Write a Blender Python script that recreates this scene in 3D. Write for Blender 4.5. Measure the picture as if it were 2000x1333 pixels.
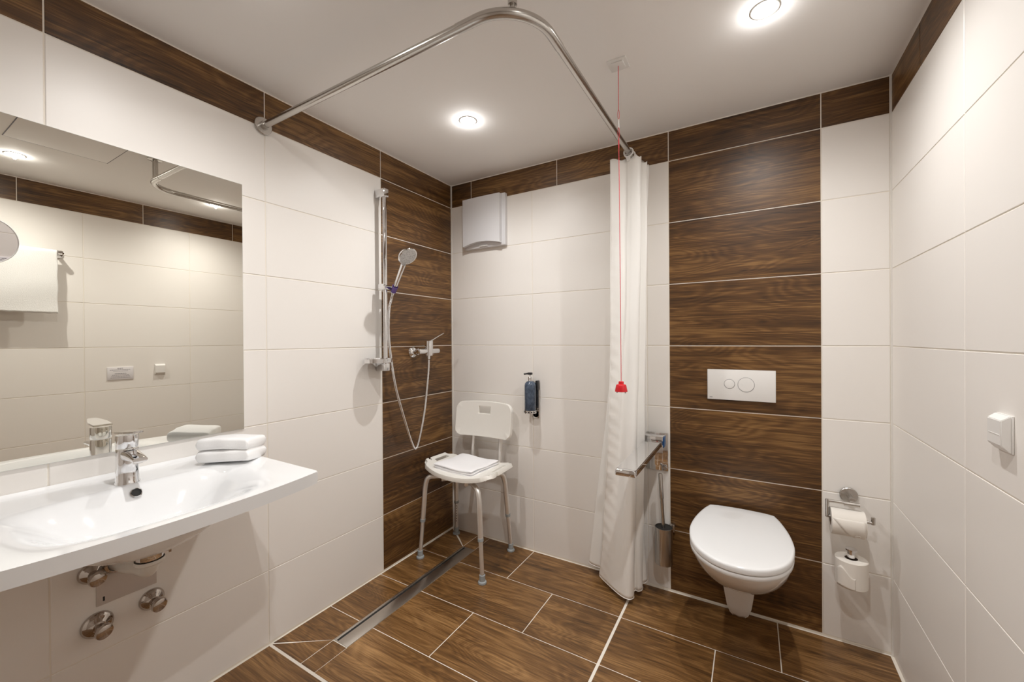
import bpy, bmesh, math, random
from mathutils import Vector, Matrix
random.seed(7)
S = bpy.context.scene
for o in list(bpy.data.objects): bpy.data.objects.remove(o)
COL = S.collection
PI = math.pi

# ------------------------------------------------------------------ camera
YAW, PITCH, ROLL = -0.5339, -0.0037, -0.0066
fw = Vector((math.sin(YAW), math.cos(YAW), 0)); rt = Vector((math.cos(YAW), -math.sin(YAW), 0)); up = Vector((0, 0, 1))
fw2 = fw*math.cos(PITCH)+up*math.sin(PITCH); up2 = up*math.cos(PITCH)-fw*math.sin(PITCH)
rt3 = rt*math.cos(ROLL)+up2*math.sin(ROLL); up3 = up2*math.cos(ROLL)-rt*math.sin(ROLL)
cd = bpy.data.cameras.new('camera'); cam = bpy.data.objects.new('camera', cd); COL.objects.link(cam)
m = Matrix((rt3, up3, -fw2)).transposed().to_4x4(); m.translation = Vector((1.6892, -2.0874, 1.23))
cam.matrix_world = m
cd.sensor_width = 36; cd.lens = 791.84/2000*36; cd.clip_start = 0.02
S.camera = cam
# ------------------------------------------------------------------ world, exposure, light levels
w = bpy.data.worlds.new('world'); S.world = w; w.use_nodes = True
w.node_tree.nodes['Background'].inputs[0].default_value = (0.9, 0.85, 0.8, 1)
w.node_tree.nodes['Background'].inputs[1].default_value = 0.3
S.view_settings.view_transform = 'Standard'; S.view_settings.look = 'None'
S.view_settings.gamma = 1; S.view_settings.use_curve_mapping = False
S.view_settings.exposure = 0.84
LAMP_W = 22.0
LAMPS = [(0.569, -0.578), (1.728, -0.615), (1.714, -1.567), (0.57, -1.567)]
LAMP_COL = (1.0, 0.985, 0.965)
SPILL_W = 0.42
S.cycles.max_bounces = 14; S.cycles.diffuse_bounces = 8; S.cycles.glossy_bounces = 6
S.cycles.sample_clamp_indirect = 6; S.cycles.caustics_reflective = False; S.cycles.caustics_refractive = False

W, D, H, ZB = 2.1545, -2.95, 2.2387, 2.0907
TH = ZB/7

# ------------------------------------------------------------------ materials
def mat(name, col=(0.8, 0.8, 0.8), rough=0.5, metal=0.0, **kw):
    m = bpy.data.materials.new(name); m.use_nodes = True
    b = m.node_tree.nodes['Principled BSDF']
    b.inputs['Base Color'].default_value = (*col, 1); b.inputs['Roughness'].default_value = rough
    b.inputs['Metallic'].default_value = metal
    for k, v in kw.items(): b.inputs[k.replace('_', ' ')].default_value = v
    return m
def nd(m, t, **kw):
    n = m.node_tree.nodes.new(t)
    for k, v in kw.items():
        if k.startswith('i_'): n.inputs[k[2:].replace('_', ' ')].default_value = v
        else: setattr(n, k, v)
    return n
def lk(m, a, b): m.node_tree.links.new(a, b)
def bump(m, scale, strength, dist=0.002, detail=3, coord='Object', stretch=None):
    tc = nd(m, 'ShaderNodeTexCoord'); n = nd(m, 'ShaderNodeTexNoise', i_Scale=scale, i_Detail=detail)
    b = nd(m, 'ShaderNodeBump', i_Strength=strength, i_Distance=dist)
    if stretch:
        mp = nd(m, 'ShaderNodeMapping'); mp.inputs['Scale'].default_value = stretch
        lk(m, tc.outputs[coord], mp.inputs[0]); lk(m, mp.outputs[0], n.inputs['Vector'])
    else: lk(m, tc.outputs[coord], n.inputs['Vector'])
    lk(m, n.outputs['Fac'], b.inputs['Height']); lk(m, b.outputs[0], m.node_tree.nodes['Principled BSDF'].inputs['Normal'])

def tone(m, c1, c2, scale):
    tc = nd(m, 'ShaderNodeTexCoord'); n = nd(m, 'ShaderNodeTexNoise', i_Scale=scale, i_Detail=2)
    r = nd(m, 'ShaderNodeValToRGB'); r.color_ramp.elements[0].position = .35; r.color_ramp.elements[1].position = .65
    r.color_ramp.elements[0].color = (*c1, 1); r.color_ramp.elements[1].color = (*c2, 1)
    lk(m, tc.outputs['Object'], n.inputs['Vector']); lk(m, n.outputs['Fac'], r.inputs[0])
    lk(m, r.outputs[0], m.node_tree.nodes['Principled BSDF'].inputs['Base Color'])

M = {}
M['tile'] = mat('white_tile', (0.87, 0.84, 0.80), 0.40); tone(M['tile'], (0.868, 0.838, 0.80), (0.882, 0.854, 0.818), 1.5)
bump(M['tile'], 60, 0.05, 0.001)
M['grout'] = mat('pale_grout', (0.84, 0.79, 0.71), 0.8); bump(M['grout'], 300, 0.3, 0.0005)
M['silicone'] = mat('silicone', (0.80, 0.78, 0.74), 0.4)
M['ceiling'] = mat('ceiling_paint', (0.94, 0.925, 0.905), 0.85); bump(M['ceiling'], 200, 0.04, 0.001)
M['ceramic'] = mat('ceramic', (0.84, 0.85, 0.86), 0.08, Coat_Weight=0.5, Coat_Roughness=0.03)
M['toilet'] = mat('toilet_ceramic', (0.83, 0.81, 0.78), 0.10, Coat_Weight=0.4, Coat_Roughness=0.03)
M['lid'] = mat('toilet_lid_plastic', (0.83, 0.84, 0.845), 0.16)
M['chrome'] = mat('chrome', (0.80, 0.80, 0.81), 0.05, 1.0)
M['steel'] = mat('brushed_steel', (0.56, 0.535, 0.505), 0.25, 1.0); bump(M['steel'], 40, 0.08, 0.001, stretch=(1, 1, 30))
M['satin'] = mat('satin_nickel', (0.72, 0.70, 0.67), 0.5, 0.9)
M['satin'] = mat('satin_nickel', (0.72, 0.70, 0.67), 0.5, 0.9)
M['darkchrome'] = mat('dark_chrome', (0.50, 0.45, 0.41), 0.06, 1.0)
M['alu'] = mat('aluminium_tube', (0.83, 0.81, 0.78), 0.42, 0.85)
M['drainsteel'] = mat('drain_steel', (0.60, 0.56, 0.51), 0.32, 1.0); bump(M['drainsteel'], 60, 0.1, 0.001, stretch=(20, 1, 1))
M['mirror'] = mat('mirror_glass', (0.85, 0.83, 0.76), 0.0, 1.0)
M['mirror2'] = mat('shaving_mirror_glass', (0.80, 0.78, 0.77), 0.01, 1.0)
M['edge'] = mat('mirror_edge', (0.75, 0.76, 0.74), 0.2)
M['plastic'] = mat('white_plastic', (0.82, 0.81, 0.79), 0.30)
M['chairplastic'] = mat('chair_plastic', (0.83, 0.81, 0.76), 0.42); bump(M['chairplastic'], 90, 0.12, 0.001)
M['ventplastic'] = mat('vent_plastic', (0.74, 0.74, 0.76), 0.35)
M['rubber'] = mat('grey_rubber', (0.33, 0.36, 0.37), 0.6)
M['dark'] = mat('dark_void', (0.015, 0.014, 0.013), 0.6)
M['holes'] = mat('punched_hole', (0.03, 0.03, 0.03), 0.6)
M['towel'] = mat('terry_towel', (0.94, 0.94, 0.94), 0.95, Sheen_Weight=0.4); bump(M['towel'], 700, 0.7, 0.0012, 4)
M['bathtowel'] = mat('bath_towel', (0.86, 0.86, 0.84), 0.95, Sheen_Weight=0.4); bump(M['bathtowel'], 200, 0.6, 0.003, 5, stretch=(1, 1, 2.2))
M['linen'] = mat('folded_linen', (0.92, 0.92, 0.94), 0.9, Sheen_Weight=0.2); bump(M['linen'], 60, 0.15, 0.002)
M['curtain'] = mat('curtain_fabric', (0.93, 0.92, 0.89), 0.55)
bump(M['curtain'], 25, 0.12, 0.003)
M['red'] = mat('red_plastic', (0.62, 0.012, 0.02), 0.25)
M['redcord'] = mat('red_cord', (0.70, 0.05, 0.07), 0.6)
M['blue'] = mat('blue_sticker', (0.02, 0.10, 0.28), 0.3)
M['purple'] = mat('purple_plastic', (0.16, 0.10, 0.36), 0.25)
M['bottle'] = mat('blue_grey_gel_bottle', (0.060, 0.085, 0.13), 0.18); tone(M['bottle'], (0.045, 0.065, 0.10), (0.085, 0.115, 0.165), 60)
M['black'] = mat('black_plastic', (0.02, 0.02, 0.022), 0.3)
M['paper'] = mat('toilet_paper', (0.84, 0.80, 0.74), 0.95); bump(M['paper'], 500, 0.25, 0.0008)
M['card'] = mat('cardboard_core', (0.20, 0.14, 0.10), 0.9)
M['pipe'] = mat('white_waste_pipe', (0.78, 0.76, 0.72), 0.3)
M['glossplate'] = mat('grey_gloss_plate', (0.60, 0.54, 0.50), 0.10)
M['ink'] = mat('dark_print', (0.12, 0.11, 0.13), 0.6)
M['ink2'] = mat('black_print', (0.01, 0.01, 0.01), 0.6)
M['sign'] = mat('sign_white', (0.78, 0.76, 0.78), 0.4)
M['sprayface'] = mat('spray_face', (0.66, 0.67, 0.68), 0.35)
# spray nozzles as dots
mm = M['sprayface']; tc = nd(mm, 'ShaderNodeTexCoord'); vo = nd(mm, 'ShaderNodeTexVoronoi', i_Scale=170.0)
rr = nd(mm, 'ShaderNodeValToRGB'); rr.color_ramp.elements[0].color = (.38, .39, .40, 1); rr.color_ramp.elements[0].position = .25
rr.color_ramp.elements[1].color = (.70, .71, .72, 1); rr.color_ramp.elements[1].position = .4
lk(mm, tc.outputs['Object'], vo.inputs['Vector']); lk(mm, vo.outputs['Distance'], rr.inputs[0]); lk(mm, rr.outputs[0], mm.node_tree.nodes['Principled BSDF'].inputs['Base Color'])
M['lamp'] = bpy.data.materials.new('lamp_lens'); M['lamp'].use_nodes = True
b = M['lamp'].node_tree.nodes['Principled BSDF']; b.inputs['Emission Color'].default_value = (1, .96, .9, 1); b.inputs['Emission Strength'].default_value = 25
M['door'] = mat('door_laminate', (0.55, 0.50, 0.45), 0.4)

def wood_mat(name, dark, mid, light, rough=0.38):
    m = mat(name, mid, rough); P = m.node_tree.nodes['Principled BSDF']
    uv = nd(m, 'ShaderNodeUVMap', uv_map='UVMap')
    mp1 = nd(m, 'ShaderNodeMapping'); mp1.inputs['Scale'].default_value = (1.4, 30, 1)
    mp2 = nd(m, 'ShaderNodeMapping'); mp2.inputs['Scale'].default_value = (5.5, 200, 1)
    mp3 = nd(m, 'ShaderNodeMapping'); mp3.inputs['Scale'].default_value = (1.3, 4.0, 1)
    for q in (mp1, mp2, mp3): lk(m, uv.outputs[0], q.inputs[0])
    n1 = nd(m, 'ShaderNodeTexNoise', i_Scale=1.0, i_Detail=6, i_Roughness=0.65, i_Distortion=0.6); lk(m, mp1.outputs[0], n1.inputs['Vector'])
    n2 = nd(m, 'ShaderNodeTexNoise', i_Scale=1.0, i_Detail=4, i_Roughness=0.65, i_Distortion=0.3); lk(m, mp2.outputs[0], n2.inputs['Vector'])
    n3 = nd(m, 'ShaderNodeTexNoise', i_Scale=1.0, i_Detail=2, i_Distortion=0.5); lk(m, mp3.outputs[0], n3.inputs['Vector'])
    # cathedral rings from contour lines of a stretched noise
    mp4 = nd(m, 'ShaderNodeMapping'); mp4.inputs['Scale'].default_value = (1.6, 6.5, 1); lk(m, uv.outputs[0], mp4.inputs[0])
    n4 = nd(m, 'ShaderNodeTexNoise', i_Scale=1.0, i_Detail=1.5, i_Distortion=0.25); lk(m, mp4.outputs[0], n4.inputs['Vector'])
    mu = nd(m, 'ShaderNodeMath', operation='MULTIPLY'); mu.inputs[1].default_value = 150; lk(m, n4.outputs['Fac'], mu.inputs[0])
    sn = nd(m, 'ShaderNodeMath', operation='SINE'); lk(m, mu.outputs[0], sn.inputs[0])
    def mix(a, fa, b_, fb):
        x = nd(m, 'ShaderNodeMath', operation='MULTIPLY'); x.inputs[1].default_value = fa; lk(m, a, x.inputs[0])
        y = nd(m, 'ShaderNodeMath', operation='MULTIPLY_ADD'); y.inputs[1].default_value = fb; lk(m, b_, y.inputs[0]); lk(m, x.outputs[0], y.inputs[2]); return y.outputs[0]
    s = mix(n1.outputs['Fac'], 0.42, n2.outputs['Fac'], 0.42)
    s = mix(s, 1.0, n3.outputs['Fac'], 0.30)
    s = mix(s, 1.0, sn.outputs[0], 0.026)
    r = nd(m, 'ShaderNodeValToRGB'); e = r.color_ramp.elements
    e[0].position = .40; e[0].color = (*dark, 1); e[1].position = .74; e[1].color = (*light, 1)
    k = e.new(.57); k.color = (*mid, 1)
    lk(m, s, r.inputs[0]); lk(m, r.outputs[0], P.inputs['Base Color'])
    bp = nd(m, 'ShaderNodeBump', i_Strength=0.25, i_Distance=0.001); lk(m, s, bp.inputs['Height']); lk(m, bp.outputs[0], P.inputs['Normal'])
    return m
M['wood'] = wood_mat('wood_look_wall_tile', (0.015, 0.0065, 0.0025), (0.105, 0.047, 0.013), (0.31, 0.165, 0.055), 0.40)
M['woodfloor'] = wood_mat('wood_look_floor_tile', (0.030, 0.014, 0.005), (0.170, 0.082, 0.026), (0.40, 0.225, 0.088), 0.34)

# ------------------------------------------------------------------ mesh helpers
def box(bm, lo, hi, bev=0.0, seg=2, mi=0):
    lo = Vector(lo); hi = Vector(hi)
    lo, hi = Vector(map(min, lo, hi)), Vector(map(max, lo, hi))
    r = bmesh.ops.create_cube(bm, size=1.0); vs = r['verts']
    for v in vs: v.co = Vector(((v.co[i]+.5)*(hi[i]-lo[i])+lo[i]) for i in range(3))
    fs = list({f for v in vs for f in v.link_faces})
    for f in fs: f.material_index = mi
    if bev > 0:
        es = list({e for v in vs for e in v.link_edges})
        rb = bmesh.ops.bevel(bm, geom=es, offset=bev, segments=seg, affect='EDGES', profile=0.5)
        for f in rb['faces']: f.material_index = mi
    return vs
def frames(pts):
    pts = [Vector(p) for p in pts]; T = []
    for i in range(len(pts)):
        a = pts[max(i-1, 0)]; b = pts[min(i+1, len(pts)-1)]; T.append((b-a).normalized())
    n = T[0].orthogonal().normalized(); N = []
    for t in T:
        n = (n-t*n.dot(t)).normalized(); N.append(n.copy())
    return pts, T, N
def tube(bm, pts, r, seg=16, cap=True, mi=0):
    pts, T, N = frames(pts); R = r if isinstance(r, (list, tuple)) else [r]*len(pts); rings = []
    for p, t, n, q in zip(pts, T, N, R):
        b = t.cross(n); rings.append([bm.verts.new(p+(n*math.cos(2*PI*k/seg)+b*math.sin(2*PI*k/seg))*q) for k in range(seg)])
    for a, b in zip(rings, rings[1:]):
        for k in range(seg): bm.faces.new((a[k], a[(k+1) % seg], b[(k+1) % seg], b[k])).material_index = mi
    if cap:
        bm.faces.new(rings[0][::-1]).material_index = mi; bm.faces.new(rings[-1]).material_index = mi
def lathe(bm, base, axis, prof, seg=32, mi=0, sx=1.0, closed=False):
    """prof: list of (radius, height along axis); ends with radius 0 close"""
    base = Vector(base); a = Vector(axis).normalized(); n = a.orthogonal().normalized(); b = a.cross(n); rings = []
    for r, h in prof:
        if r < 1e-6: rings.append([bm.verts.new(base+a*h)])
        else: rings.append([bm.verts.new(base+a*h+(n*math.cos(2*PI*k/seg)*sx+b*math.sin(2*PI*k/seg))*r) for k in range(seg)])
    if closed: rings.append(rings[0])
    for p, q in zip(rings, rings[1:]):
        for k in range(seg):
            k2 = (k+1) % seg
            if len(p) == 1 and len(q) == 1: continue
            if len(p) == 1: f = bm.faces.new((p[0], q[k2], q[k]))
            elif len(q) == 1: f = bm.faces.new((p[k], p[k2], q[0]))
            else: f = bm.faces.new((p[k], p[k2], q[k2], q[k]))
            f.material_index = mi
def loft(bm, rings, cap0=True, cap1=True, mi=0, loop=True):
    R = [[bm.verts.new(p) for p in r] for r in rings]; n = len(R[0])
    for a, b in zip(R, R[1:]):
        for k in range(n if loop else n-1): bm.faces.new((a[k], a[(k+1) % n], b[(k+1) % n], b[k])).material_index = mi
    if cap0: bm.faces.new(R[0][::-1]).material_index = mi
    if cap1: bm.faces.new(R[-1]).material_index = mi
    return R
def grid(bm, nu, nv, fn, skip=None, mi=0):
    V = [[bm.verts.new(fn(i/nu, j/nv)) for j in range(nv+1)] for i in range(nu+1)]
    for i in range(nu):
        for j in range(nv):
            if skip and skip((i+.5)/nu, (j+.5)/nv): continue
            bm.faces.new((V[i][j], V[i+1][j], V[i+1][j+1], V[i][j+1])).material_index = mi
    return V
def catmull(P, n=8, closed=False):
    P = [Vector(p) for p in P]; out = []; N = len(P)
    for i in range(N if closed else N-1):
        if closed: a, b, c, d = P[i-1], P[i], P[(i+1) % N], P[(i+2) % N]
        else: a, b, c, d = P[max(i-1, 0)], P[i], P[i+1], P[min(i+2, N-1)]
        for k in range(n):
            t = k/n; out.append(0.5*((2*b)+(c-a)*t+(2*a-5*b+4*c-d)*t*t+(3*b-a-3*c+d)*t**3))
    if not closed: out.append(P[-1])
    return out
def obj(name, bm, mats, parent=None, smooth=True, ang=35, recalc=True):
    if recalc: bmesh.ops.recalc_face_normals(bm, faces=bm.faces[:])
    if parent is not None:
        off = parent.matrix_world.translation if parent.parent is None else parent.parent.location
        off = root_of(parent)
        bmesh.ops.translate(bm, verts=bm.verts[:], vec=-off)
    me = bpy.data.meshes.new(name); bm.to_mesh(me); bm.free()
    if not isinstance(mats, (list, tuple)): mats = [mats]
    for x in mats: me.materials.append(M[x] if isinstance(x, str) else x)
    if smooth:
        for p in me.polygons: p.use_smooth = True
        me.set_sharp_from_angle(angle=math.radians(ang))
    o = bpy.data.objects.new(name, me); COL.objects.link(o)
    if parent is not None: o.parent = parent
    return o
def root_of(o):
    while o.parent is not None: o = o.parent
    return o.location.copy()
def tag(o, label, cat, group=None):
    o['label'] = label; o['category'] = cat
    if group: o['group'] = group
    return o
def thing(name, label, cat, loc, group=None):
    o = bpy.data.objects.new(name, None); COL.objects.link(o); o.location = loc; o.empty_display_size = .05
    return tag(o, label, cat, group)
def struct(name, bm, mats, **k):
    o = obj(name, bm, mats, **k); o['kind'] = 'structure'; return o
B = bmesh.new

# ------------------------------------------------------------------ tiled walls and floor
def tiles(bm, rects, place, uvl, gap=0.004, depth=0.008, bev=0.0009):
    """rects: (u0,v0,u1,v1,mat index); place(u,v,d) -> point, d = height of the tile face"""
    for (u0, v0, u1, v1, mi) in rects:
        g = gap/2 if mi else gap*0.45
        a0, a1, b0, b1 = u0+g, u1-g, v0+g, v1-g
        if a1-a0 < .004 or b1-b0 < .004: continue
        ou, ov = random.uniform(0, 40), random.uniform(0, 40)
        poly(bm, [(a0, b0), (a1, b0), (a1, b1), (a0, b1)], place, uvl, mi, depth, bev if mi else .0013, ou, ov)
def poly(bm, pts, place, uvl, mi, depth=.008, bev=.0009, ou=0., ov=0.):
    c = Vector((sum(p[0] for p in pts)/len(pts), sum(p[1] for p in pts)/len(pts)))
    def ins(p, d):
        v = Vector(p)-c; L = v.length; return c+v*(1-d*1.4/max(L, .001))
    lay = [([Vector(p) for p in pts], -depth), ([Vector(p) for p in pts], -bev), ([ins(p, bev) for p in pts], 0)]
    R = [[(bm.verts.new(place(p[0], p[1], d)), p) for p in ps] for ps, d in lay]
    n = len(pts)
    def face(vs):
        f = bm.faces.new([v for v, _ in vs]); f.material_index = mi
        for l, (_, p) in zip(f.loops, vs): l[uvl].uv = (p[0]+ou, p[1]+ov)
    for a, b in zip(R, R[1:]):
        for k in range(n): face([a[k], a[(k+1) % n], b[(k+1) % n], b[k]])
    face(R[-1])

ROWS = [i*TH for i in range(8)]
def wall_rects(vj_white, vj_band, u_lo, u_hi, wood_cols, dirn=1):
    """white tiles in full courses, wood columns, wood half band on top"""
    out = []
    cuts = sorted({u_lo, u_hi, *[u for u in vj_white if u_lo < u < u_hi], *[c for w_ in wood_cols for c in w_ if u_lo <= c <= u_hi]})
    for a, b in zip(cuts, cuts[1:]):
        mid = (a+b)/2; iswood = any(c0 <= mid <= c1 for c0, c1 in wood_cols)
        for z0, z1 in zip(ROWS, ROWS[1:]): out.append((a, max(z0, .006), b, z1, 1 if iswood else 0))
    cuts = sorted({u_lo, u_hi, *[u for u in vj_band if u_lo < u < u_hi]})
    for a, b in zip(cuts, cuts[1:]): out.append((a, ZB, b, H-.003, 1))
    return out
def tiled(name, rects, place, base_lo, base_hi, gap=.004, sil=()):
    bm = B(); uvl = bm.loops.layers.uv.new('UVMap')
    box(bm, base_lo, base_hi, mi=2)
    for lo, hi in sil: box(bm, lo, hi, mi=3)
    tiles(bm, rects, place, uvl, gap)
    return bm
L1, L2, L3 = -0.5863, -1.1808, -1.7745
c = .004
vl = [L1, L2, L3, L3-.594, L3-1.1]
bm = tiled('wall_left', wall_rects(vl, vl, D, -c, [(L1, 0)]), lambda u, v, d: Vector((d, u, v)), (-.06, D-.06, 0), (-.0018, .06, H))
struct('wall_left', bm, ['tile', 'wood', 'grout', 'silicone'], smooth=False)
b0, b1, b2, b3 = .1608, .7532, 1.3438, 1.9377
vb = [b0+.0, b1-.0]
bm = tiled('wall_back', wall_rects([.5945, 1.24], [b0, b1, b2-.594+.594, b3], c, W-c, [(b2, b3)]), lambda u, v, d: Vector((u, -d, v)), (-.0018, .0018, 0), (W+.0018, .06, H),
           sil=[((-.001, -.0045, 0), (.0045, .002, H)), ((W-.0045, -.0045, 0), (W+.001, .002, H))])
struct('wall_back', bm, ['tile', 'wood', 'grout', 'silicone'], smooth=False)
vr = [-.618-.594*k for k in range(0, 5)]; vrb = [-.3063-.594*k for k in range(0, 5)]
bm = tiled('wall_right', wall_rects(vr, vrb, D, -c, []), lambda u, v, d: Vector((W-d, u, v)), (W+.0018, D-.06, 0), (W+.06, .06, H))
struct('wall_right', bm, ['tile', 'wood', 'grout', 'silicone'], smooth=False)
vf = [.3+.594*k for k in range(4)]
rf = [r for r in wall_rects([.4, 1.0, 1.9], vf, c, W-c, []) if not (r[0] >= .99 and r[2] <= 1.91 and r[3] < 2.1)]
bm = tiled('wall_front', rf, lambda u, v, d: Vector((u, D+d, v)), (0, D-.06, 0), (W, D-.0018, H))
struct('wall_front', bm, ['tile', 'wood', 'grout', 'silicone'], smooth=False)
bm = B(); box(bm, (1.005, D-.0017, .006), (1.895, D+.03, 2.08), .002); d_ = struct('door_1', bm, 'door')
bm = B(); lathe(bm, (1.08, D+.03, 1.05), (0, 1, 0), [(0, 0), (.025, 0), (.025, .008), (.01, .01), (.01, .05), (0, .05)]); tube(bm, [(1.08, D+.075, 1.05), (1.2, D+.075, 1.05)], .009)
obj('door_handle', bm, 'chrome', d_)
bm = B(); box(bm, (-.06, D-.06, H), (W+.06, .06, H+.08)); struct('ceiling', bm, 'ceiling', smooth=False)

# floor
R0, R1, R2, R3, R4 = -.0065, -.3105, -.611, -.905, -1.176
XM = 1.184
fl = []
def row(y0, y1, xs):
    for a, b in zip(xs, xs[1:]): fl.append((a, y1, b, y0, 1))
gx = .007
row(R0, R1, [.2885, .598, XM-.0035]); row(R0, R1, [XM+.0035, 1.78, W-gx])
row(R1, R2, [.2885, .856, XM-.0035]); row(R1, R2, [XM+.0035, 1.561, W-gx])
row(R2, R3, [.2885, .605, XM-.0035]); row(R2, R3, [XM+.0035, 1.78, W-gx])
row(R3, R4, [.2885, .856, XM-.0035]); row(R3, R4, [XM+.0035, 1.561, W-gx])
yy = R4-.008; k = 0
while yy > D+.1:
    xs = [gx, .598 if k % 2 else .856, XM-.0035]; row(yy, max(yy-.297, D), xs); row(yy, max(yy-.297, D), [XM+.0035, 1.78 if k % 2 else 1.561, W-gx]); yy -= .297; k += 1
bm = B(); uvl = bm.loops.layers.uv.new('UVMap')
box(bm, (-.06, D-.06, -.08), (W+.06, .06, -.0015), mi=2)
place = lambda u, v, d: Vector((u, v, d))
tiles(bm, fl, place, uvl, .004)
DX0, DX1, DY0, DY1 = .205, .290, -1.035, -.166      # drain channel hole
g = .0018
def fp(pts): poly(bm, pts, place, uvl, 1, ou=random.uniform(0, 40), ov=random.uniform(0, 40))
# strip between the wall and the channel
for a, b in ((-.3105, -.166), (-.611, -.3105), (-.905, -.611)):
    fp([(gx, a+g), (DX0-g, a+g), (DX0-g, b-g if b > -.17 else b-g), (gx, b-g if b < -.17 else -.012)] if b < -.17 else [(gx, a+g), (DX0-g, a+g), (DX0-g, DY1-g), (gx, -.018)])
fp([(gx, R4+.009), (DX0-g, DY0+g), (DX0-g, R3-g), (gx, R3-g)])
fp([(gx+.006, R4+g), (DX0-g, R4+g), (DX0-g, DY0-.001)])
fp([(DX0+g, R4+g), (DX1-g, R4+g), (DX1-g, DY0-g), (DX0+g, DY0-g)])
fp([(gx+.012, -.0065), (DX0-g, DY1+.004), (DX0-g, -.0065)])
fp([(DX0+g, DY1+g), (DX1-g, DY1+g), (DX1-g, -.0065), (DX0+g, -.0065)])
struct('floor', bm, ['tile', 'woodfloor', 'grout', 'silicone'], smooth=False)

# ------------------------------------------------------------------ shower channel drain
t = thing('shower_drain', 'long narrow steel channel drain set in the floor beside the shower wall', 'floor drain', (.248, -.6, 0))
bm = B(); x0, x1 = DX0+.0003, DX1-.0003
box(bm, (x0, DY0+.002, -.0015), (x0+.012, DY1-.002, .0012), .0004)
box(bm, (x0+.012, DY0+.002, -.0015), (x0+.022, DY0+.006, .0012)); box(bm, (x0, DY1-.006, -.0015), (x1, DY1-.002, .0012))
obj('channel_frame', bm, 'drainsteel', t)
bm = B(); box(bm, (x0+.0121, DY0+.004, -.0014), (x0+.023, DY1-.006, -.0006)); obj('drain_slot', bm, 'dark', t)
bm = B(); box(bm, (x0+.0235, DY0+.002, -.0015), (x1, DY1-.0065, .001), .0004); obj('channel_cover', bm, 'drainsteel', t)

# ------------------------------------------------------------------ ceiling lamps
RX = {0: 'round recessed ceiling spotlight above the shower chair', 1: 'round recessed ceiling spotlight above the toilet, top right',
      2: 'round recessed ceiling spotlight with steel rim, seen at the left of the wall mirror', 3: 'round recessed ceiling spotlight above the washbasin'}
for i, (x, y) in enumerate(LAMPS):
    t = thing('recessed_spotlight', RX[i], 'ceiling light', (x, y, H), 'recessed ceiling spotlights')
    bm = B(); lathe(bm, (x, y, H), (0, 0, -1), [(.033, -.03), (.033, .0015), (.0345, .0025), (.038, .0025), (.0395, 0), (.0395, -.002)], 40); obj('lamp_rim', bm, 'satin', t)
    bm = B(); lathe(bm, (x, y, H), (0, 0, -1), [(0, .0040), (.018, .0034), (.0325, .0014), (.0325, .0002), (0, .0002)], 32); obj('lamp_lens', bm, 'lamp', t)
    ld = bpy.data.lights.new('spot_beam', 'SPOT'); ld.energy = LAMP_W; ld.spot_size = math.radians(156); ld.spot_blend = 1.0; ld.shadow_soft_size = .013; ld.color = LAMP_COL
    lo = bpy.data.objects.new('spot_beam', ld); COL.objects.link(lo); lo.parent = t; lo.location = (0, 0, -.007)
    ld = bpy.data.lights.new('lamp_spill', 'POINT'); ld.energy = SPILL_W; ld.shadow_soft_size = .006; ld.color = LAMP_COL
    lo = bpy.data.objects.new('lamp_spill', ld); COL.objects.link(lo); lo.parent = t; lo.location = (0, 0, -.019)

# access hatch (seen in the mirror)
t = thing('ceiling_hatch', 'square flush access hatch in the ceiling, seen at top left of the mirror', 'access panel', (1.28, -1.46, H))
bm = B(); box(bm, (1.03, -1.645, H-.0015), (1.442, -1.276, H-.0001), .0005); obj('hatch_panel', bm, 'ceiling', t)
bm = B()
for lo, hi in (((1.027, -1.648, H-.0012), (1.0298, -1.273, H)), ((1.4422, -1.648, H-.0012), (1.445, -1.273, H)), ((1.0298, -1.648, H-.0012), (1.4422, -1.6452, H)), ((1.0298, -1.2758, H-.0012), (1.4422, -1.273, H))): box(bm, lo, hi)
obj('hatch_gap', bm, 'ink', t)

# ------------------------------------------------------------------ wall mirror
t = thing('wall_mirror', 'large frameless rectangular mirror on the wall above the washbasin', 'mirror', (0, -1.65, .893))
bm = B(); box(bm, (.0005, -2.05, .893), (.0048, -1.2695, 1.834)); obj('mirror_backing', bm, 'edge', t)
bm = B(); box(bm, (.0049, -2.0490, .8940), (.0052, -1.2705, 1.8330)); obj('mirror_glass', bm, 'mirror', t, smooth=False)

# ------------------------------------------------------------------ washbasin
BY0, BY1, ZT, RT = -1.995, -1.302, .82, .036
YC = -1.649
t = thing('washbasin', 'wide white ceramic wall-hung washbasin with bowed front, below the mirror', 'washbasin', (.25, YC, .66))
def sm(x): x = max(0, min(1, x)); return x*x*(3-2*x)
def bxf(y): q = (y-YC)/.347; return .515+.040*(1-abs(q)**2.2)
def btop(a, b):
    y = BY0+(BY1-BY0)*a; x = .001+(bxf(y)-.001)*b
    yy_ = max(0, 1-abs(y-YC)/.285)
    xb = .150+.02*(1-yy_)
    dep = .100*sm((x-xb)/(.085))*sm((bxf(y)-.022-x)/(.24-.05*yy_))*sm((.275-abs(y-YC))/.20)
    dep *= 1+.10*sm((x-xb)/.2)
    z = ZT-dep
    if x < .022: z += .010*(1-sm(x/.022))
    return Vector((x, y, z))
def bbot(a, b):
    p = btop(a, b); y, x = p.y, p.x
    dx = (x-.28)/.25; dy = (y-YC)/.31; r = math.hypot(dx, dy)
    z = ZT-RT-sm((1-r)/.8)*.112
    return Vector((x, y, z))
bm = B(); NU, NV = 96, 60
T1 = grid(bm, NU, NV, btop); T2 = grid(bm, NU, NV, bbot)
per = [(i, 0) for i in range(NU)]+[(NU, j) for j in range(NV)]+[(i, NV) for i in range(NU, 0, -1)]+[(0, j) for j in range(NV, 0, -1)]
edges = []
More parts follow.
